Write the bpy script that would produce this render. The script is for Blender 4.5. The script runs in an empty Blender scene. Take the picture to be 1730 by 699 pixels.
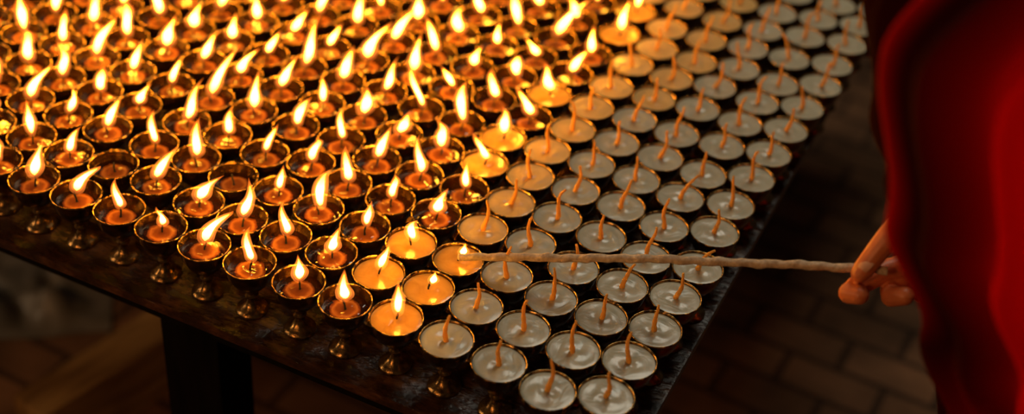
import bpy, bmesh, math, random
import numpy as np
from mathutils import Vector, Matrix, noise as mnoise
random.seed(7)
scene = bpy.context.scene
COL = scene.collection
scene.view_settings.view_transform = 'Standard'
scene.view_settings.look = 'None'

# ------------------------------------------------------------------ scales
TABLE_Z = 0.70          # table top height
LAMP_H = 0.063          # butter lamp height (rim)
# lattice of the lamp rows on the table (metres)
L0 = Vector((0.09586, 0.91459)); LA = Vector((-0.04914, 0.02064)); LB = Vector((0.02347, 0.05019))
def lat(i, j):
    return L0 + LA*i + LB*j

# ------------------------------------------------------------------ camera
F_PX = 2400.0; TH = 0.6603; RO = -0.08745
CAMPOS = Vector((0, 0, TABLE_Z + LAMP_H + 0.92268))
ct, st, cr, sr = math.cos(TH), math.sin(TH), math.cos(RO), math.sin(RO)
AX_R = Vector((cr, -st*sr, -ct*sr)); AX_D = Vector((-sr, -st*cr, -ct*cr)); AX_F = Vector((0, ct, -st))
cam = bpy.data.cameras.new("camera"); camo = bpy.data.objects.new("camera", cam); COL.objects.link(camo)
M = Matrix.Identity(4)
for k in range(3):
    M[k][0] = AX_R[k]; M[k][1] = -AX_D[k]; M[k][2] = -AX_F[k]; M[k][3] = CAMPOS[k]
camo.matrix_world = M
cam.sensor_width = 36.0; cam.lens = 36.0*F_PX/1730.0
cam.dof.use_dof = True; cam.dof.focus_distance = 1.40; cam.dof.aperture_fstop = 2.0
cam.clip_start = 0.02
scene.camera = camo

# ------------------------------------------------------------------ materials
def new_mat(name):
    m = bpy.data.materials.new(name); m.use_nodes = True
    nt = m.node_tree; b = nt.nodes.get("Principled BSDF")
    return m, nt, b
def noise(nt, scale, detail=4, dist=0.0, coord='Object', rough=0.55, sc3=None):
    tc = nt.nodes.new("ShaderNodeTexCoord"); n = nt.nodes.new("ShaderNodeTexNoise")
    n.inputs['Scale'].default_value = scale; n.inputs['Detail'].default_value = detail
    n.inputs['Distortion'].default_value = dist; n.inputs['Roughness'].default_value = rough
    if sc3:
        mp = nt.nodes.new("ShaderNodeMapping"); mp.inputs['Scale'].default_value = sc3
        nt.links.new(tc.outputs[coord], mp.inputs[0]); nt.links.new(mp.outputs[0], n.inputs['Vector'])
    else:
        nt.links.new(tc.outputs[coord], n.inputs['Vector'])
    return n
def ramp(nt, src, stops):
    r = nt.nodes.new("ShaderNodeValToRGB")
    el = r.color_ramp.elements
    while len(el) < len(stops): el.new(0.5)
    for e, (p, c) in zip(el, stops):
        e.position = p; e.color = (c[0], c[1], c[2], 1)
    nt.links.new(src, r.inputs[0]); return r
def bump(nt, src, b, strength=0.3, dist=0.002):
    bp = nt.nodes.new("ShaderNodeBump"); bp.inputs['Strength'].default_value = strength
    bp.inputs['Distance'].default_value = dist
    nt.links.new(src, bp.inputs['Height']); nt.links.new(bp.outputs[0], b.inputs['Normal'])
def simple(name, stops, nscale, rough=0.5, metal=0.0, bstr=0.2, bdist=0.001, dist=0.0, sc3=None, coord='Object', coat=0, sss=0, detail=5, spec=0.5):
    m, nt, b = new_mat(name)
    n = noise(nt, nscale, detail, dist, coord, sc3=sc3)
    r = ramp(nt, n.outputs[0], stops); nt.links.new(r.outputs[0], b.inputs['Base Color'])
    b.inputs['Roughness'].default_value = rough; b.inputs['Metallic'].default_value = metal
    b.inputs['Specular IOR Level'].default_value = spec
    b.inputs['Coat Weight'].default_value = coat; b.inputs['Coat Roughness'].default_value = 0.12
    if sss:
        b.inputs['Subsurface Weight'].default_value = sss
        b.inputs['Subsurface Radius'].default_value = (1.0, 0.5, 0.2)
        b.inputs['Subsurface Scale'].default_value = 0.006
    bump(nt, n.outputs[0], b, bstr, bdist)
    return m
# bronze: dark patina on the bowl, worn brass stem and foot, golden highlights painted along the rim
M_BRONZE, nt, b = new_mat("oxidised_bronze")
n = noise(nt, 90, 5); r1 = ramp(nt, n.outputs[0], [(0.3, (0.030, 0.014, 0.005)), (0.6, (0.15, 0.07, 0.020)), (0.85, (0.45, 0.23, 0.06))])
n2 = noise(nt, 160, 4); r2 = ramp(nt, n2.outputs[0], [(0.42, (0.05, 0.024, 0.008)), (0.62, (0.80, 0.46, 0.14))])
r3 = ramp(nt, n2.outputs[0], [(0.35, (0.10, 0.05, 0.015)), (0.68, (0.48, 0.27, 0.085))])
tc = nt.nodes.new("ShaderNodeTexCoord"); sx = nt.nodes.new("ShaderNodeSeparateXYZ"); nt.links.new(tc.outputs['Object'], sx.inputs[0])
mr = nt.nodes.new("ShaderNodeMapRange"); mr.inputs['From Min'].default_value = 0.0605; mr.inputs['From Max'].default_value = 0.0618
nt.links.new(sx.outputs['Z'], mr.inputs['Value'])
mr2 = nt.nodes.new("ShaderNodeMapRange"); mr2.inputs['From Min'].default_value = 0.034; mr2.inputs['From Max'].default_value = 0.028
nt.links.new(sx.outputs['Z'], mr2.inputs['Value'])
mx = nt.nodes.new("ShaderNodeMix"); mx.data_type = 'RGBA'; mx2 = nt.nodes.new("ShaderNodeMix"); mx2.data_type = 'RGBA'
nt.links.new(mr.outputs[0], mx.inputs['Factor']); nt.links.new(r1.outputs[0], mx.inputs['A']); nt.links.new(r2.outputs[0], mx.inputs['B'])
nt.links.new(mr2.outputs[0], mx2.inputs['Factor']); nt.links.new(mx.outputs['Result'], mx2.inputs['A']); nt.links.new(r3.outputs[0], mx2.inputs['B'])
nt.links.new(mx2.outputs['Result'], b.inputs['Base Color']); b.inputs['Metallic'].default_value = 0.9; b.inputs['Roughness'].default_value = 0.25
bump(nt, n2.outputs[0], b, 0.5, 0.0012)
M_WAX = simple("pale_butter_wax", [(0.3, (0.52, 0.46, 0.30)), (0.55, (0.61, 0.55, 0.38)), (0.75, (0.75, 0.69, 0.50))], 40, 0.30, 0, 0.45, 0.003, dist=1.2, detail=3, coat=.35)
M_WAXM = simple("butter_wax_painted_glow", [(0.3, (0.74, 0.45, 0.14)), (0.7, (0.92, 0.61, 0.24))], 40, 0.25, 0, 0.4, 0.003, dist=1.2, detail=3, coat=.4)  # same butter, orange light of nearby flames put into the colour
M_WAXW = simple("lit_butter_wax_painted_glow", [(0.3, (0.60, 0.27, 0.04)), (0.7, (0.76, 0.38, 0.075))], 60, 0.15, 0, 0.3, 0.003, dist=1.0, coat=.6, detail=2)  # same butter, glow of its own flame painted as orange base
M_WICK = simple("cotton_wick", [(0.3, (0.95, 0.48, 0.11)), (0.7, (1.0, 0.62, 0.19))], 400, 0.8, 0, 0.4, 0.0006, spec=.2)
nt = M_WICK.node_tree; b = nt.nodes["Principled BSDF"]; outn = [q for q in nt.nodes if q.type == 'OUTPUT_MATERIAL'][0]
trn = nt.nodes.new("ShaderNodeBsdfTranslucent"); trn.inputs[0].default_value = (1, .72, .25, 1); ms = nt.nodes.new("ShaderNodeMixShader"); ms.inputs[0].default_value = .4
nt.links.new(b.outputs[0], ms.inputs[1]); nt.links.new(trn.outputs[0], ms.inputs[2]); nt.links.new(ms.outputs[0], outn.inputs[0])
M_CHAR = simple("charred_wick", [(0.3, (0.004, 0.004, 0.006)), (0.7, (0.03, 0.025, 0.03))], 500, 0.8, 0, 0.4, 0.0006)
M_STICK = simple("twisted_paper", [(0.3, (0.50, 0.34, 0.20)), (0.55, (0.72, 0.54, 0.36)), (0.7, (0.88, 0.68, 0.46))], 220, 0.9, 0, 0.6, 0.0015, spec=.2)
M_SKIN = simple("skin", [(0.3, (0.74, 0.19, 0.065)), (0.7, (0.88, 0.28, 0.10))], 60, 0.42, 0, 0.25, 0.0008, sss=0.1)
M_NAIL = simple("nail", [(0.3, (0.85, 0.40, 0.20)), (0.7, (0.92, 0.48, 0.27))], 50, 0.25)
M_ROBE = simple("red_robe_cloth", [(0.3, (0.62, 0.001, 0.002)), (0.7, (0.80, 0.002, 0.003))], 14, 0.9, 0, 0.3, 0.002, spec=0.05)
# shawl: dark maroon cloth with light and shade of folds painted in
M_SHAWL, nt, b = new_mat("maroon_cloth_painted_folds")
at = nt.nodes.new("ShaderNodeAttribute"); at.attribute_name = "height"  # here it carries the painted fold shading
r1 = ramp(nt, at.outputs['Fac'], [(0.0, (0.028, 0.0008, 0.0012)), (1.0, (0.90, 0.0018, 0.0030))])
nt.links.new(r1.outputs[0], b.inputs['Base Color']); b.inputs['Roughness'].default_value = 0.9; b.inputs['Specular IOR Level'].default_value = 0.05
M_HAIR = simple("black_hair", [(0.3, (0.006, 0.005, 0.005)), (0.7, (0.02, 0.016, 0.014))], 300, 0.6, 0, 0.5, 0.001)
M_EYE = simple("eye", [(0.3, (0.02, 0.01, 0.008)), (0.7, (0.03, 0.02, 0.015))], 10, 0.1)
M_WOOD = simple("oiled_table_wood", [(0.35, (0.018, 0.007, 0.003)), (0.55, (0.060, 0.020, 0.006)), (0.7, (0.14, 0.050, 0.015))], 40, 0.18, 0, 1.0, 0.004, sc3=(1, 2, 2), spec=0.6, detail=8)
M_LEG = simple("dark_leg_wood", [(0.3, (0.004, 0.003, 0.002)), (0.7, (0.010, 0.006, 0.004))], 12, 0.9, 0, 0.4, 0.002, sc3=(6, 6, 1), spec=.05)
M_TIMBER = simple("raw_timber", [(0.3, (0.24, 0.12, 0.035)), (0.7, (0.60, 0.34, 0.11))], 9, 0.7, 0, 0.4, 0.002, sc3=(1, 7, 7))
M_SHEET = simple("crumpled_sheet", [(0.3, (0.10, 0.085, 0.065)), (0.7, (0.24, 0.20, 0.155))], 9, 0.4, 0, 0.5, 0.004, detail=6)

# melted pool: amber liquid, paler wax left in the middle
M_POOL, nt, b = new_mat("melted_butter")
tc = nt.nodes.new("ShaderNodeTexCoord"); vl = nt.nodes.new("ShaderNodeVectorMath"); vl.operation = 'LENGTH'
sp = nt.nodes.new("ShaderNodeVectorMath"); sp.operation = 'MULTIPLY'; sp.inputs[1].default_value = (1, 1, 0)
nt.links.new(tc.outputs['Object'], sp.inputs[0]); nt.links.new(sp.outputs[0], vl.inputs[0])
nz = noise(nt, 120, 3); md = nt.nodes.new("ShaderNodeMath"); md.operation = 'MULTIPLY_ADD'
md.inputs[1].default_value = 0.007; nt.links.new(nz.outputs[0], md.inputs[0]); nt.links.new(vl.outputs['Value'], md.inputs[2])
m2 = nt.nodes.new("ShaderNodeMath"); m2.operation = 'MULTIPLY'; m2.inputs[1].default_value = 1/0.03
nt.links.new(md.outputs[0], m2.inputs[0])
r = ramp(nt, m2.outputs[0], [(0.0, (0.14, 0.034, 0.005)), (0.38, (0.30, 0.080, 0.011)), (0.50, (0.62, 0.21, 0.03)), (0.58, (0.24, 0.058, 0.009)), (0.66, (0.025, 0.006, 0.0014)), (1.0, (0.04, 0.010, 0.002))])
nt.links.new(r.outputs[0], b.inputs['Base Color']); b.inputs['Roughness'].default_value = 0.06
b.inputs['Specular IOR Level'].default_value = 0.8
b.inputs['Coat Weight'].default_value = 1.0; b.inputs['Coat Roughness'].default_value = 0.02
wv = noise(nt, 95, 1, 0.6); bump(nt, wv.outputs[0], b, 0.6, 0.003)

def flame_mat(name, stops, strength_stops, additive):
    m = bpy.data.materials.new(name); m.use_nodes = True; nt = m.node_tree; nt.nodes.clear()
    out = nt.nodes.new("ShaderNodeOutputMaterial"); em = nt.nodes.new("ShaderNodeEmission")
    at = nt.nodes.new("ShaderNodeAttribute"); at.attribute_name = "height"
    c = ramp(nt, at.outputs['Fac'], stops); s = ramp(nt, at.outputs['Fac'], [(p, (v/100, v/100, v/100)) for p, v in strength_stops])
    mu = nt.nodes.new("ShaderNodeMath"); mu.operation = 'MULTIPLY'; mu.inputs[1].default_value = 100
    nt.links.new(s.outputs[0], mu.inputs[0]); nt.links.new(mu.outputs[0], em.inputs['Strength']); nt.links.new(c.outputs[0], em.inputs['Color'])
    if additive:
        tr = nt.nodes.new("ShaderNodeBsdfTransparent"); ad = nt.nodes.new("ShaderNodeAddShader")
        nt.links.new(tr.outputs[0], ad.inputs[0]); nt.links.new(em.outputs[0], ad.inputs[1]); nt.links.new(ad.outputs[0], out.inputs[0])
        m.cycles.emission_sampling = 'NONE'
    else:
        nt.links.new(em.outputs[0], out.inputs[0])
    return m
M_CORE = flame_mat("flame_core", [(0, (1, .32, .03)), (.3, (1, .46, .030)), (.7, (1, .41, .020)), (1, (1, .28, .010))],
                   [(0, 3), (.2, 28), (.5, 60), (.8, 28), (1, 3)], False)
M_SHELL = flame_mat("flame_halo", [(0, (1, .20, .03)), (.6, (1, .27, .03)), (1, (1, .17, .01))],
                    [(0, .08), (.25, .42), (.8, .46), (1, .22)], True)

# ------------------------------------------------------------------ mesh helpers
def mesh_from(name, verts, faces, mat, smooth=True, attr=None):
    me = bpy.data.meshes.new(name); me.from_pydata([tuple(v) for v in verts], [], faces); me.update()
    if mat is not None: me.materials.append(mat)
    if smooth: me.polygons.foreach_set("use_smooth", [True]*len(me.polygons))
    if attr is not None:
        a = me.attributes.new("height", 'FLOAT', 'POINT'); a.data.foreach_set("value", attr)
    return me
def lathe(profile, n=32):
    vs, fs = [], []
    for (r, z) in profile:
        for k in range(n):
            a = 2*math.pi*k/n; vs.append((r*math.cos(a), r*math.sin(a), z))
    for q in range(len(profile)-1):
        for k in range(n):
            k2 = (k+1) % n
            fs.append((q*n+k, q*n+k2, (q+1)*n+k2, (q+1)*n+k))
    return vs, fs
def tube(pts, radii, n=8, twist=None):
    vs, fs = [], []
    pts = [Vector(p) for p in pts]
    ref = Vector((0.13, 0.97, 0.2)).normalized()
    for q, p in enumerate(pts):
        t = (pts[min(q+1, len(pts)-1)]-pts[max(q-1, 0)]).normalized()
        u = ref.cross(t).normalized(); v = t.cross(u)
        for k in range(n):
            a = 2*math.pi*k/n
            rr = radii[q]*(1+(twist(q, a) if twist else 0))
            vs.append(p+u*rr*math.cos(a)+v*rr*math.sin(a))
    for q in range(len(pts)-1):
        for k in range(n):
            k2 = (k+1) % n; fs.append((q*n+k, q*n+k2, (q+1)*n+k2, (q+1)*n+k))
    fs.append(tuple(range(n-1, -1, -1))); fs.append(tuple((len(pts)-1)*n+k for k in range(n)))
    return vs, fs
def obj(name, data, parent=None, loc=None, rotz=0):
    o = bpy.data.objects.new(name, data); COL.objects.link(o)
    if parent is not None: o.parent = parent
    if loc is not None: o.location = loc
    if rotz: o.rotation_euler = (0, 0, rotz)
    return o
def top(o, label, cat, group=None, kind=None):
    o["label"] = label; o["category"] = cat
    if group: o["group"] = group
    if kind: o["kind"] = kind

# ------------------------------------------------------------------ butter lamp meshes
RS = 0.955
prof = [(0.0002, 0.0), (0.0172, 0.0), (0.0176, 0.0012), (0.0170, 0.0030), (0.0135, 0.0050), (0.0092, 0.0085), (0.0062, 0.0125), (0.0050, 0.0165),
        (0.0054, 0.0182), (0.0072, 0.0200), (0.0074, 0.0212), (0.0055, 0.0230), (0.0052, 0.0250), (0.0080, 0.0285), (0.0140, 0.0335),
        (0.0200, 0.0405), (0.0240, 0.0480), (0.0262, 0.0560), (0.0270, 0.0605), (0.0277, 0.0615), (0.0279, 0.0626), (0.0275, 0.0632), (0.0268, 0.0630),
        (0.0264, 0.0615), (0.0258, 0.0570), (0.0233, 0.0475), (0.0190, 0.0405), (0.0130, 0.0365), (0.0002, 0.0350)]
v, f = lathe([(r_*RS, z_) for r_, z_ in prof], 40); ME_CUP = mesh_from("cup", v, f, M_BRONZE)
def disc(rad, z, mat, name, amp, seed, mound=0.0):
    rad = rad*RS
    rnd = random.Random(seed); prof = []
    vs, fs = [], []; n = 32; rings = 10
    ph = [rnd.uniform(0, 6.28) for _ in range(4)]
    vs.append((0, 0, z+mound))
    for q in range(1, rings+1):
        rr = rad*q/rings
        for k in range(n):
            a = 2*math.pi*k/n
            h = amp*(math.sin(2*a+ph[0]+q*.5)*.5+math.sin(3*a+ph[1]-q*.8)*.4+math.sin(q*1.3+ph[2])*.2)*(1-q/rings)*min(1, q/3)
            h += mound*max(0, 1-(q/rings/0.6)**2)
            if q == rings: h -= 0.0004
            vs.append((rr*math.cos(a), rr*math.sin(a), z+h))
    for k in range(n): fs.append((0, 1+k, 1+(k+1) % n))
    for q in range(rings-1):
        for k in range(n):
            k2 = (k+1) % n; fs.append((1+q*n+k, 1+(q+1)*n+k, 1+(q+1)*n+k2, 1+q*n+k2))
    return mesh_from(name, vs, fs, mat)
ME_WAX = [disc(0.0260, 0.0611, M_WAX, "wax", 0.0015, s) for s in range(10)]
ME_WAXM = [disc(0.0260, 0.0610, M_WAXM, "wax", 0.0013, s) for s in range(8)]
ME_WAXW = [disc(0.0258, 0.0600, M_WAXW, "wax", 0.0008, s) for s in range(3)]
ME_POOL = [disc(0.0253, 0.0550, M_POOL, "melted_wax", 0.0002, s, 0.0004) for s in range(2)]+[disc(0.0243, 0.0520, M_POOL, "melted_wax", 0.0002, s, 0.0004) for s in range(3)]
ME_WICK = []
for s in range(18):
    rnd = random.Random(100+s); H = rnd.uniform(0.033, 0.043); n = 14
    hook = rnd.uniform(0.15, 0.5) if s % 3 == 0 else rnd.uniform(-.12, .15); bendp = rnd.uniform(.45, .75); lean = rnd.uniform(-.04, .16)
    pts = []; rad = []
    x = 0; z = 0.0585
    for q in range(n):
        t = q/(n-1); pts.append((x, 0.0010*math.sin(t*7+s), z)); rad.append(0.0029*(1-.6*t)*(1+.12*math.sin(q*2.1+s)))
        ang = lean + (hook*2.0*max(0, t-bendp)/(1-bendp))+.20*math.sin(t*5+s)
        x += math.sin(ang)*H/(n-1); z += math.cos(ang)*H/(n-1)
    v, f = tube(pts, rad, 8); ME_WICK.append(mesh_from("wick", v, f, M_WICK))
ME_BURNT = []
for s in range(4):
    rnd = random.Random(200+s); pts = []; rad = []
    for q in range(7):
        t = q/6; pts.append((0.003*t*t*rnd.uniform(.5, 1), 0.001*math.sin(3*t+s), 0.0500+0.016*t)); rad.append(0.0011*(1+.2*math.sin(q*2))*(1-.2*t))
    v, f = tube(pts, rad, 7); ME_BURNT.append(mesh_from("wick", v, f, M_CHAR))
def flame_geo(L, R, lean, curl, rs, zs, n=12, rings=16, ph=0, off=0.0):
    vs, fs, at = [], [], []
    for q in range(rings+1):
        t = q/rings
        prof = (math.sin(math.pi*min(1, t**0.66))**1.0)*(1-.22*t) if 0 < t < 1 else 0.0
        rr = R*rs*prof*(1+.28*math.sin(t*6+ph*2)*t) + 0.00005
        tt = (t-0.5)*zs+0.5+off
        cx = lean*L*max(0, tt)**1.5 + curl*L*math.sin(tt*math.pi*1.3+ph)*.5*tt
        cy = curl*L*.5*math.sin(tt*4+ph*2)*tt
        cz = L*tt
        for k in range(n):
            a = 2*math.pi*k/n
            w = 1+.20*math.sin(a*2+t*5+ph)
            vs.append((cx+rr*math.cos(a)*w, cy+rr*math.sin(a)*.85*w, cz)); at.append(t)
    for q in range(rings):
        for k in range(n):
            k2 = (k+1) % n; fs.append((q*n+k, q*n+k2, (q+1)*n+k2, (q+1)*n+k))
    return vs, fs, at
ME_FLAME = []
for s in range(44):
    rnd = random.Random(300+s)
    L = rnd.uniform(0.026, 0.041) if s < 32 else rnd.uniform(0.041, 0.050)
    R = rnd.uniform(0.0048, 0.0072)
    lean = rnd.uniform(-0.02, 0.35) if s % 2 else rnd.uniform(.28, .62)
    curl = rnd.uniform(-.35, .35); ph = rnd.uniform(0, 3)
    v, f, a = flame_geo(L, R, lean, curl, .62, .80, 8, 9, ph, -0.02)
    core = mesh_from("flame_core", v, f, M_CORE, attr=a)
    v, f, a = flame_geo(L, R, lean, curl, 1.26, 1.08, 14, 20, ph)
    v2, f2, a2 = flame_geo(L, R, lean, curl, .92, .95, 14, 20, ph)
    o = len(v); v = v+v2; f = f+[tuple(k+o for k in q) for q in f2]; a = a+a2
    ME_FLAME.append((mesh_from("flame", v, f, M_SHELL, attr=a), core, L, lean))
v, f, a = flame_geo(.018, .0045, .15, .05, .62, .8, 8, 9, 0, -.02); c_ = mesh_from("flame_core", v, f, M_CORE, attr=a)
v, f, a = flame_geo(.018, .0045, .15, .05, 1.1, 1.0, 12, 14, 0); s_ = mesh_from("flame", v, f, M_SHELL, attr=a)
SMALL = (s_, c_)

# ------------------------------------------------------------------ measured offsets of the individual lamps (hundredths of a spacing)
RES = {0: "0,18,5,9,-1,4,5,5,2,0,12,23,11,12,7,23,9,23,9,25,7,28,4,34,8,34,5,44,11,47",
 1: "-13,-20,-5,-11,-5,-11,-13,-8,-9,-21,0,-12,8,-11,1,-17,11,-3,10,6,-4,-7,-10,-11,4,8,-1,26,9,45",
 2: "-8,0,-2,-1,-11,-18,-7,-16,-13,-6,4,3,8,-4,3,-3,5,-17,10,-1,4,5,-11,10,1,-10,0,-5,-11,1",
 3: "-1,3,-6,2,-8,3,-3,9,-2,10,7,-2,12,-7,1,-7,18,11,3,-26,5,-20,-24,-17,-2,-17,-5,-16,-14,-9",
 4: "5,11,-1,4,-12,-4,-2,2,-1,5,1,-5,12,-1,8,-14,4,-9,1,-22,8,4,-22,-20,-2,-23,2,-7",
 5: "3,9,-9,-13,-12,-2,-2,3,-9,-4,-8,-19,9,-8,6,-16,-4,-11,-1,-11,-10,-17,-19,-4,-22,18",
 6: "5,2,7,12,-8,3,-7,-12,-17,-20,-6,-21,10,-11", 7: "12,7,0,-6,-3,0,-1,-1,-18,-18,0,-11,11,-7",
 8: "15,2,7,-1,0,5,5,16,-15,1,-14,0,4,9", 9: "19,10,-5,-6,0,13,-10,-15,-5,4,-10,2",
 10: "17,7,17,14,-1,12,-18,2,2,8", 11: "20,4,22,22,-11,5,-10,-2", 12: "21,4"}
OFF = {}
for i, s in RES.items():
    q = [int(k) for k in s.split(",")]
    for j in range(len(q)//2): OFF[(i, j)] = (q[2*j]/100, q[2*j+1]/100)

def view_xy(p):   # only used to skip lamps the photograph shows nothing of
    d = p-CAMPOS; zc = d.dot(AX_F)
    return 865+F_PX*d.dot(AX_R)/zc, 349.5+F_PX*d.dot(AX_D)/zc
cells = {}
for i in range(0, 24):
    for j in range(0, 19):
        if (i, j) in OFF: di, dj = OFF[(i, j)]
        else:
            di, dj = random.uniform(-.1, .1)+(.15 if i > 8 else -.03), random.uniform(-.1, .1)
            if i == 0: dj += .4
        cells[(i, j)] = lat(i+di, j+dj)
DMIN = 0.0279*RS*2+0.0002
for it in range(60):      # rims may touch but never overlap
    for (i, j), p in cells.items():
        for dd in ((1, 0), (0, 1), (1, 1), (1, -1)):
            k2 = (i+dd[0], j+dd[1])
            if k2 in cells:
                q = cells[k2]; d = q-p; L = d.length
                if L < DMIN:
                    s = d*((DMIN-L)/L*.5); cells[k2] = q+s; p = p-s; cells[(i, j)] = p
count = 0
for (i, j), p in sorted(cells.items()):
        x, y = view_xy(Vector((p.x, p.y, TABLE_Z+LAMP_H)))
        if x < -90 or y < -75 or x > 1800: continue
        if i < 4: state = 'unlit'
        elif i == 4: state = 'fresh' if j < 2 else ('lighting' if j == 2 else 'unlit')
        elif i == 5:
            state = 'lit' if j in (0, 3, 4, 7, 9, 10) else 'fresh'
            if j > 12: state = 'unlit'
        else: state = 'lit'
        if (i, j) in ((11, 1), (9, 2)): state = 'out'
        e = bpy.data.objects.new("butter_lamp", None); COL.objects.link(e)
        e.location = (p.x, p.y, TABLE_Z); e.empty_display_size = 0.02
        lab = {'unlit': "small bronze butter lamp with pale wax and unlit wick",
               'fresh': "bronze butter lamp just lit, full of wax painted with orange flame glow",
               'lighting': "bronze butter lamp being lit by the paper taper",
               'lit': "burning bronze butter lamp with dark melted butter",
               'out': "burnt out bronze butter lamp with dark melted butter"}[state]
        top(e, lab, "butter lamp", "butter lamps on the table")
        obj("cup", ME_CUP, e, rotz=random.uniform(0, 6.28))
        rz = random.uniform(-.8, .8)+(math.pi if random.random() < .25 else 0)
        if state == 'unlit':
            warm = i >= 4 or (i == 3 and j >= 9)  # lamps next to the flames take the wax with painted glow
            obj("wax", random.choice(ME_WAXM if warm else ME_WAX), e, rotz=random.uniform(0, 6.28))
            if i == 4: rz = math.pi*random.choice((0, 1))+random.uniform(-.4, .4)
            obj("wick", random.choice(ME_WICK), e, rotz=rz)
        elif state in ('fresh', 'lighting'):
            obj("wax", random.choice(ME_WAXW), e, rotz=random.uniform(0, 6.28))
            obj("wick", ME_BURNT[i % 4], e, loc=(0, 0, 0.004), rotz=rz)
        else:
            obj("melted_wax", random.choice(ME_POOL), e, rotz=random.uniform(0, 6.28))
            obj("wick", random.choice(ME_BURNT), e, rotz=rz)
        if state == 'lighting' or (i, j) == (4, 1):
            fl = obj("flame", SMALL[0], e, loc=(0.004, 0, 0.067)); obj("flame_core", SMALL[1], fl)
        elif state in ('lit', 'fresh'):
            left = (x > 690 and y < 340 and random.random() < .8) or (x <= 690 and random.random() < .05)
            pool = ME_FLAME if (y < 420 and x < 450) or y < 280 else [q for q in ME_FLAME if q[3] < .30]
            fm = random.choice(pool)
            fl = obj("flame", fm[0], e, loc=(0.001, 0, 0.0635 if state == 'lit' else 0.066), rotz=random.uniform(-.5, .6)+(math.pi if left else 0))
            sc = random.uniform(.88, 1.14)*(1.05 if y > 250 else 1.05+0.18*(250-y)/250)
            fl.scale = (sc, sc, sc*random.uniform(.88, 1.15))
            obj("flame_core", fm[1], fl)
        count += 1
print("lamps", count)

# ------------------------------------------------------------------ table
ah = LA.normalized(); bh = Vector((-ah.y, ah.x))
if bh.dot(LB) < 0: bh = -bh
sa, sb = LA.length, LB.length
def box_mesh(name, sx, sy, sz, mat, bev=0.003):
    bm = bmesh.new(); bmesh.ops.create_cube(bm, size=1)
    bmesh.ops.scale(bm, vec=(sx, sy, sz), verts=bm.verts)
    bmesh.ops.bevel(bm, geom=bm.edges[:], offset=bev, segments=2, affect='EDGES', profile=.7)
    me = bpy.data.meshes.new(name); bm.to_mesh(me); bm.free(); me.materials.append(mat)
    return me
rotT = math.atan2(ah.y, ah.x)
TL, TW = sa*24, sb*30
tbl = bpy.data.objects.new("table", None); COL.objects.link(tbl)
cen = lat(-0.70, -0.72)+ah*TL/2+bh*TW/2
tbl.location = (cen.x, cen.y, 0); tbl.rotation_euler = (0, 0, rotT)
top(tbl, "dark oily wooden table covered in butter lamps", "table")
t = obj("table_top", box_mesh("table_top", TL, TW, 0.012, M_WOOD, .002), tbl, (0, 0, TABLE_Z-0.006))
AP = 0.012
near = -1 if (Matrix.Rotation(rotT, 2) @ Vector((0, 1))).dot(bh) > 0 else 1   # local y sign of the near long side
for s in (1, -1):
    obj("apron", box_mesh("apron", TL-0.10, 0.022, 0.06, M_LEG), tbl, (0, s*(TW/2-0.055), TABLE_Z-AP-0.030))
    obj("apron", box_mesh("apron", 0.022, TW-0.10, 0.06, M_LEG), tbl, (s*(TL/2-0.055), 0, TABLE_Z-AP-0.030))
for ii, s in ((1.2, near), (8.9, near), (21.5, near), (8.5, -near), (21.5, -near)):
    xl = -TL/2 + (ii+0.70)*sa
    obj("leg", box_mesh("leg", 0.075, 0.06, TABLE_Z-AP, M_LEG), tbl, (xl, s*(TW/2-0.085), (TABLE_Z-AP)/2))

# ------------------------------------------------------------------ floor
me = mesh_from("floor", [(-5, -3, 0), (5, -3, 0), (5, 7, 0), (-5, 7, 0)], [(0, 1, 2, 3)], None, False)
mf, nt, b = new_mat("brick_floor")
tc = nt.nodes.new("ShaderNodeTexCoord"); mp = nt.nodes.new("ShaderNodeMapping"); mp.inputs['Rotation'].default_value = (0, 0, 0.45)
br = nt.nodes.new("ShaderNodeTexBrick"); br.inputs['Scale'].default_value = 1.0
br.inputs['Brick Width'].default_value = 0.17; br.inputs['Row Height'].default_value = 0.085; br.inputs['Mortar Size'].default_value = 0.007
br.inputs['Color1'].default_value = (0.25, 0.122, 0.060, 1); br.inputs['Color2'].default_value = (0.17, 0.084, 0.042, 1); br.inputs['Mortar'].default_value = (0.07, 0.036, 0.020, 1)
nt.links.new(tc.outputs['Object'], mp.inputs[0]); nt.links.new(mp.outputs[0], br.inputs['Vector'])
n = noise(nt, 7, 6); mx = nt.nodes.new("ShaderNodeMix"); mx.data_type = 'RGBA'; mx.blend_type = 'MULTIPLY'; mx.inputs['Factor'].default_value = 0.9
rr = ramp(nt, n.outputs[0], [(0.3, (.45, .45, .45)), (0.7, (1.4, 1.3, 1.2))])
nt.links.new(br.outputs['Color'], mx.inputs['A']); nt.links.new(rr.outputs[0], mx.inputs['B']); nt.links.new(mx.outputs['Result'], b.inputs['Base Color'])
b.inputs['Roughness'].default_value = 0.85; b.inputs['Specular IOR Level'].default_value = 0.2; bump(nt, br.outputs['Fac'], b, -0.5, 0.004)
me.materials.append(mf); fo = obj("floor", me); fo["kind"] = "structure"

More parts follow.
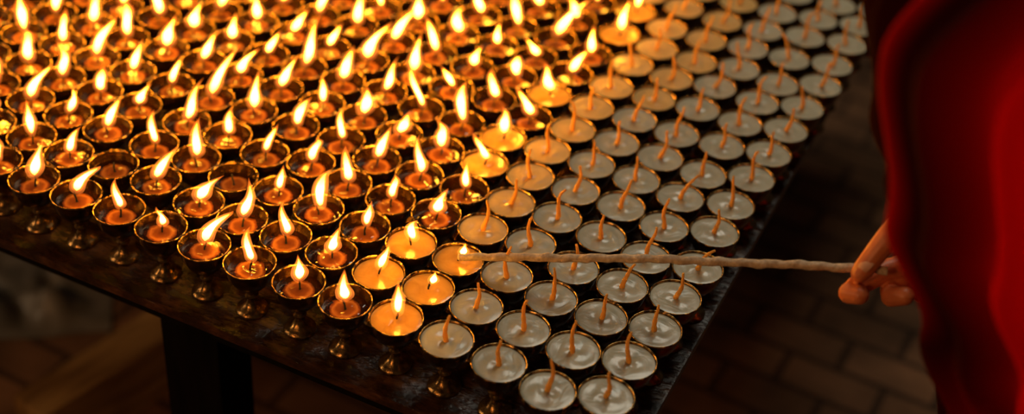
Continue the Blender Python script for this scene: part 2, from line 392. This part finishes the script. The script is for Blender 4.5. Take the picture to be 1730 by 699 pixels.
# timber planks and a crumpled sheet lying by the table
def plank(name, mat, x, y, z, sx, sy, sz, rot, lab, cat, grp=None):
    o = obj(name, box_mesh(name, sx, sy, sz, mat, .004), None, (x, y, z)); o.rotation_euler = (0, 0, rot)
    top(o, lab, cat, grp)
plank("timber_plank", M_TIMBER, -0.57, 1.60, 0.06, 0.40, 0.07, 0.12, 0.95, "thick raw timber beam lying beside the table", "plank", "timber planks on the floor")
plank("timber_plank", M_TIMBER, -0.97, 1.30, 0.04, 0.50, 0.14, 0.08, 0.35, "flat raw timber plank lying on the floor", "plank", "timber planks on the floor")
vs, fs = [], []
NX = 60
for a in range(NX+1):
    for k in range(NX+1):
        u_, v_ = (a/NX-.5)*.62, (k/NX-.5)*.44
        edge = min(1, 4*min(a, NX-a)/NX*1.5, 4*min(k, NX-k)/NX*1.5)
        h = abs(mnoise.noise(Vector((u_*9, v_*9, 3.1))))*.10 + abs(mnoise.noise(Vector((u_*24, v_*24, 7.7))))*.035
        w_ = mnoise.noise(Vector((u_*6, v_*6, 1.0)))*.03
        vs.append((u_+w_, v_-w_, 0.004+h*edge))
for a in range(NX):
    for k in range(NX): fs.append((a*(NX+1)+k, (a+1)*(NX+1)+k, (a+1)*(NX+1)+k+1, a*(NX+1)+k+1))
o = obj("crumpled_sheet", mesh_from("crumpled_sheet", vs, fs, M_SHEET), None, (-1.00, 1.88, 0), .2)
top(o, "crumpled grey plastic sheet on the floor beside timber", "plastic sheet")

# ------------------------------------------------------------------ paper taper (held stick)
hand_o = Vector((0.3175, 1.011, 0.863))
tip = Vector((-0.0487, 1.086, TABLE_Z+LAMP_H+0.010))
end = hand_o + (hand_o-tip).normalized()*0.03
N = 260; pts = []; rad = []
for q in range(N):
    t = q/(N-1); p = tip.lerp(end, t)
    p = p + Vector((0, 0.0, 0.005*math.sin(math.pi*t)+0.0005*math.sin(t*17)+.0003*math.sin(t*41)))
    pts.append(p); rad.append(0.0041*(0.78+.22*min(1, t*12))*(1+.06*math.sin(t*63)+.04*math.sin(t*141+1)))
v, f = tube(pts, rad, 16, twist=lambda q, a: .11*math.sin(a+q*.42)+.04*math.sin(3*a+q*.9))
o = obj("paper_taper", mesh_from("paper_taper", v, f, M_STICK))
top(o, "long twisted tan paper taper held above the lamps", "taper")

# ------------------------------------------------------------------ person
def blob_mesh(chains, voxel, smooth=6):
    bm = bmesh.new()
    for ch in chains:
        for (p0, r0), (p1, r1) in zip(ch[:-1], ch[1:]):
            p0, p1 = Vector(p0), Vector(p1); d = (p1-p0).length
            n = max(2, int(d/(min(r0, r1)*.25)))
            for k in range(n+1):
                t = k/n; r_ = r0+(r1-r0)*t
                bmesh.ops.create_icosphere(bm, subdivisions=2, radius=r_, matrix=Matrix.Translation(p0.lerp(p1, t)))
    me = bpy.data.meshes.new("tmp"); bm.to_mesh(me); bm.free()
    o = bpy.data.objects.new("tmp", me); COL.objects.link(o)
    m = o.modifiers.new("r", 'REMESH'); m.mode = 'VOXEL'; m.voxel_size = voxel
    s = o.modifiers.new("s", 'SMOOTH'); s.factor = .5; s.iterations = smooth
    dg = bpy.context.evaluated_depsgraph_get(); ev = o.evaluated_get(dg)
    res = bpy.data.meshes.new_from_object(ev, depsgraph=dg)
    bpy.data.objects.remove(o); return res
HR, HU, HZ = AX_R.copy(), (-AX_D).copy(), (-AX_F).copy()
HS = 0.00114
def hp(x, y, z): return hand_o + (HR*x+HU*y+HZ*z)*HS
def ch(*a): return [(hp(x, y, z), r_*HS) for x, y, z, r_ in a]
wr = (108, 24, -12)
hand = [
 ch((96, 10, -8, 17), (66, 34, 0, 13), (46, 42, 6, 11), (33, 36, 10, 10.4), (19, 19, 11, 9.8), (6, 1, 8, 8.8), (3, -3, 7, 7.6)),        # thumb
 ch((88, 14, -16, 14), (62, 6, -18, 11.5), (28, -2, -14, 9.6), (6, -13, -9, 9.2), (-4, -19, 1, 9.0), (2, -20, 9, 8.2)),       # index
 ch((90, 8, -20, 14), (66, -2, -24, 11), (48, -8, -23, 9.4), (34, -17, -16, 9.0), (31, -22, -3, 8.8), (39, -21, 6, 8.0)),   # middle
 ch((92, 0, -22, 13), (76, -4, -24, 10.5), (66, -10, -24, 9), (57, -17, -16, 8.4), (56, -20, -5, 8.0), (64, -18, 2, 7.2)),   # ring
 ch((96, -6, -22, 12), (88, -8, -24, 9.5), (84, -14, -22, 8), (78, -20, -14, 7.4), (78, -21, -5, 7.0), (86, -18, 0, 6.4)),  # little
 ch((70, 12, -16, 12), (96, 10, -14, 19), (120, 16, -14, 20), (*wr, 19)), ch((84, 0, -16, 14), (104, 8, -14, 18)),
]
wrist = hp(*wr)
elbow = Vector((0.62, 0.89, 1.03))
hand.append([(hp(120, 16, -14), .020), (wrist.lerp(elbow, .3), .026), (wrist.lerp(elbow, .55), .034)])
me_hand = blob_mesh(hand, 0.0012, 2)
C = Vector((0.59, 0.88, 0))
fd = Vector((-.8, .6, 0)); sd = Vector((.6, .8, 0))   # facing, sideways
def bp(f_, s_, z): return C+fd*f_+sd*s_+Vector((0, 0, z))
body = [
 [(bp(0, 0, .92), .13), (bp(0, 0, 1.05), .115), (bp(.02, 0, 1.2), .125), (bp(.03, 0, 1.32), .11), (bp(.04, 0, 1.40), .06), (bp(.05, 0, 1.47), .052)],
 [(bp(.03, -.15, 1.34), .055), (bp(.03, 0, 1.36), .07), (bp(.03, .15, 1.34), .055)],
 [(bp(0, -.08, .90), .10), (bp(0, .08, .90), .10)],
 [(bp(0, .09, .88), .085), (bp(.02, .10, .48), .055), (bp(0, .10, .10), .038), (bp(.02, .10, .045), .04), (bp(.15, .12, .03), .03)],
 [(bp(0, -.09, .88), .085), (bp(.02, -.10, .48), .055), (bp(0, -.10, .10), .038), (bp(.02, -.10, .045), .04), (bp(.15, -.12, .03), .03)],
 [(bp(.03, .16, 1.34), .052), (bp(.02, .17, 1.12), .042), (elbow, .038), (wrist.lerp(elbow, .5), .034)],
 [(bp(.03, -.16, 1.34), .052), (bp(0, -.20, 1.08), .042), (bp(.12, -.10, .98), .034), (bp(.17, -.02, .96), .026), (bp(.18, .05, .95), .03)],
 [(bp(.05, 0, 1.49), .06), (bp(.065, 0, 1.56), .078), (bp(.055, 0, 1.61), .085)], [(bp(.10, 0, 1.49), .035), (bp(.11, 0, 1.53), .045)],
 [(bp(.135, 0, 1.585), .010), (bp(.158, 0, 1.55), .013)], [(bp(.125, -.018, 1.515), .011), (bp(.125, .018, 1.515), .011)],
 [(bp(.05, .083, 1.585), .012), (bp(.05, .088, 1.555), .010)], [(bp(.05, -.083, 1.585), .012), (bp(.05, -.088, 1.555), .010)],
]
me_body = blob_mesh(body, 0.007, 5)
bm = bmesh.new(); bm.from_mesh(me_body); bm.from_mesh(me_hand)
me = bpy.data.meshes.new("person"); bm.to_mesh(me); bm.free(); me.materials.append(M_SKIN)
me.polygons.foreach_set("use_smooth", [True]*len(me.polygons)); me.polygons.foreach_set("material_index", [0]*len(me.polygons))
person = obj("person", me)
top(person, "person in red robe leaning over lamps holding a paper taper", "person")
hm = blob_mesh([[(bp(.03, 0, 1.60), .084), (bp(.045, 0, 1.625), .086)]], .005, 3); hm.materials.append(M_HAIR)
hm.polygons.foreach_set("use_smooth", [True]*len(hm.polygons)); obj("hair", hm, person)
for s in (-1, 1):
    bm = bmesh.new(); bmesh.ops.create_uvsphere(bm, u_segments=16, v_segments=10, radius=.011, matrix=Matrix.Translation(bp(.132, s*.032, 1.575)))
    em = bpy.data.meshes.new("eye"); bm.to_mesh(em); bm.free(); em.materials.append(M_EYE); obj("eye", em, person)
def nail(c, nrm, d, w, l):
    nrm = nrm.normalized(); d = (d-nrm*d.dot(nrm)).normalized(); s = nrm.cross(d)
    vs, fs = [], []
    for a in range(7):
        for k in range(7):
            u_, v_ = (a/6-.5)*2, (k/6-.5)*2
            ww = w*(1-.25*abs(u_)**3)
            vs.append(c+d*u_*l+s*v_*ww-nrm*(v_*v_*w*.35+u_*u_*l*.12))
    for a in range(6):
        for k in range(6): fs.append((a*7+k, a*7+k+1, a*7+k+8, a*7+k+7))
    return mesh_from("nail", vs, fs, M_NAIL)
obj("nail", nail(hp(5.5, 6, 17.0), HZ*.85+HU*.4-HR*.35, hp(6, 0, 8)-hp(16, 15, 11), .0060, .0072), person)

# robe: draped cloth hanging from the shoulders, swung out over the raised arm
def interp(tab_, z):
    for (z0, *a), (z1, *b_) in zip(tab_[:-1], tab_[1:]):
        if z <= z1:
            t = max(0, (z-z0)/(z1-z0)); t = t*t*(3-2*t)
            return [p+(q-p)*t for p, q in zip(a, b_)]
    return list(tab_[-1][1:])
#       z     cx    cy    rx    ry   fold
ROBE = [(0.06, .68, .86, .27, .24, .030), (0.45, .68, .86, .25, .22, .028), (0.72, .660, .86, .235, .20, .016), (0.86, .628, .86, .237, .20, .012),
        (0.97, .588, .87, .252, .21, .011), (1.07, .556, .88, .270, .22, .011), (1.20, .538, .89, .285, .22, .011), (1.32, .558, .89, .24, .20, .012), (1.40, .575, .885, .15, .15, .008), (1.455, .57, .89, .075, .075, .003)]
def cloth(name, tabl, z0, z1, a0, a1, off, mat, seed, nz=90, na=260, hem=0.0, attrf=None):
    vs, fs, at = [], [], []
    closed = abs(a1-a0-2*math.pi) < 1e-6
    cols_ = na if closed else na+1
    for q in range(nz+1):
        for k in range(cols_):
            a = a0+(a1-a0)*k/na
            z = z0+(z1-z0)*q/nz + hem*math.sin(a*7+seed)*(1-q/nz)
            cx, cy, rx, ry, fo_ = interp(tabl, z)
            w = math.sin(9*a+1.2*z+1)+.6*math.sin(17*a-2.1*z+1.3)+.75*math.sin(33*a+2*z+1)
            vs.append((cx+(rx+off+fo_*w)*math.cos(a), cy+(ry+off+fo_*w)*math.sin(a), z))
            if attrf: at.append(attrf(math.degrees(a), z))
    for q in range(nz):
        for k in range(na):
            k2 = (k+1) % cols_ if closed else k+1
            fs.append((q*cols_+k, q*cols_+k2, (q+1)*cols_+k2, (q+1)*cols_+k))
    return mesh_from(name, vs, fs, mat, attr=at if attrf else None)
rb = obj("robe", cloth("robe", ROBE, 0.06, 1.455, 0, 2*math.pi, 0.0, M_ROBE, 1.0, 110, 360), person); rb["label"] = "bright red draped robe"
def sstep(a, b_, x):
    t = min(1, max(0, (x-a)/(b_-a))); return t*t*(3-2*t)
def painted_folds(a, z):  # fold light and shade painted by angle: dark edge, lit strip, dark, lit
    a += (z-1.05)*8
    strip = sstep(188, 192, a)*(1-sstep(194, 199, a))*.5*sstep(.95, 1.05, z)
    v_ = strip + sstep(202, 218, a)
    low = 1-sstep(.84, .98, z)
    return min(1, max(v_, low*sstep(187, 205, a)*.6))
sh = obj("shawl", cloth("shawl", ROBE, 0.50, 1.43, math.radians(110), math.radians(235), .006, M_SHAWL, 2.0, 90, 220, .015, painted_folds), person); sh["label"] = "dark maroon shawl hanging over the arm, fold light and shade painted in"

# ------------------------------------------------------------------ light
w = bpy.data.worlds.new("world"); scene.world = w; w.use_nodes = True
bg = w.node_tree.nodes["Background"]; bg.inputs[0].default_value = (0.75, 0.60, 0.45, 1); bg.inputs[1].default_value = 0.022
def area(name, loc, target, size, energy, col):
    l = bpy.data.lights.new(name, 'AREA'); l.size = size; l.energy = energy; l.color = col
    o = bpy.data.objects.new(name, l); COL.objects.link(o); o.location = loc
    o.rotation_euler = (Vector(target)-Vector(loc)).to_track_quat('-Z', 'Y').to_euler(); return o
area("daylight_opening", (0.55, 2.35, 2.9), (0.3, 1.3, .75), 0.9, 14, (1.0, 0.95, 0.78))
area("added_warm_fill", (-1.5, -0.9, 2.1), (0.1, 1.0, .8), 0.7, 11, (1.0, 0.48, 0.18))  # unseen fill added to brighten table front, hand and robe
area("added_floor_fill", (-2.2, 1.0, 1.3), (-.8, 1.6, 0), 0.4, 4.5, (1.0, 0.66, 0.36))  # unseen fill added to brighten the floor pieces on the left
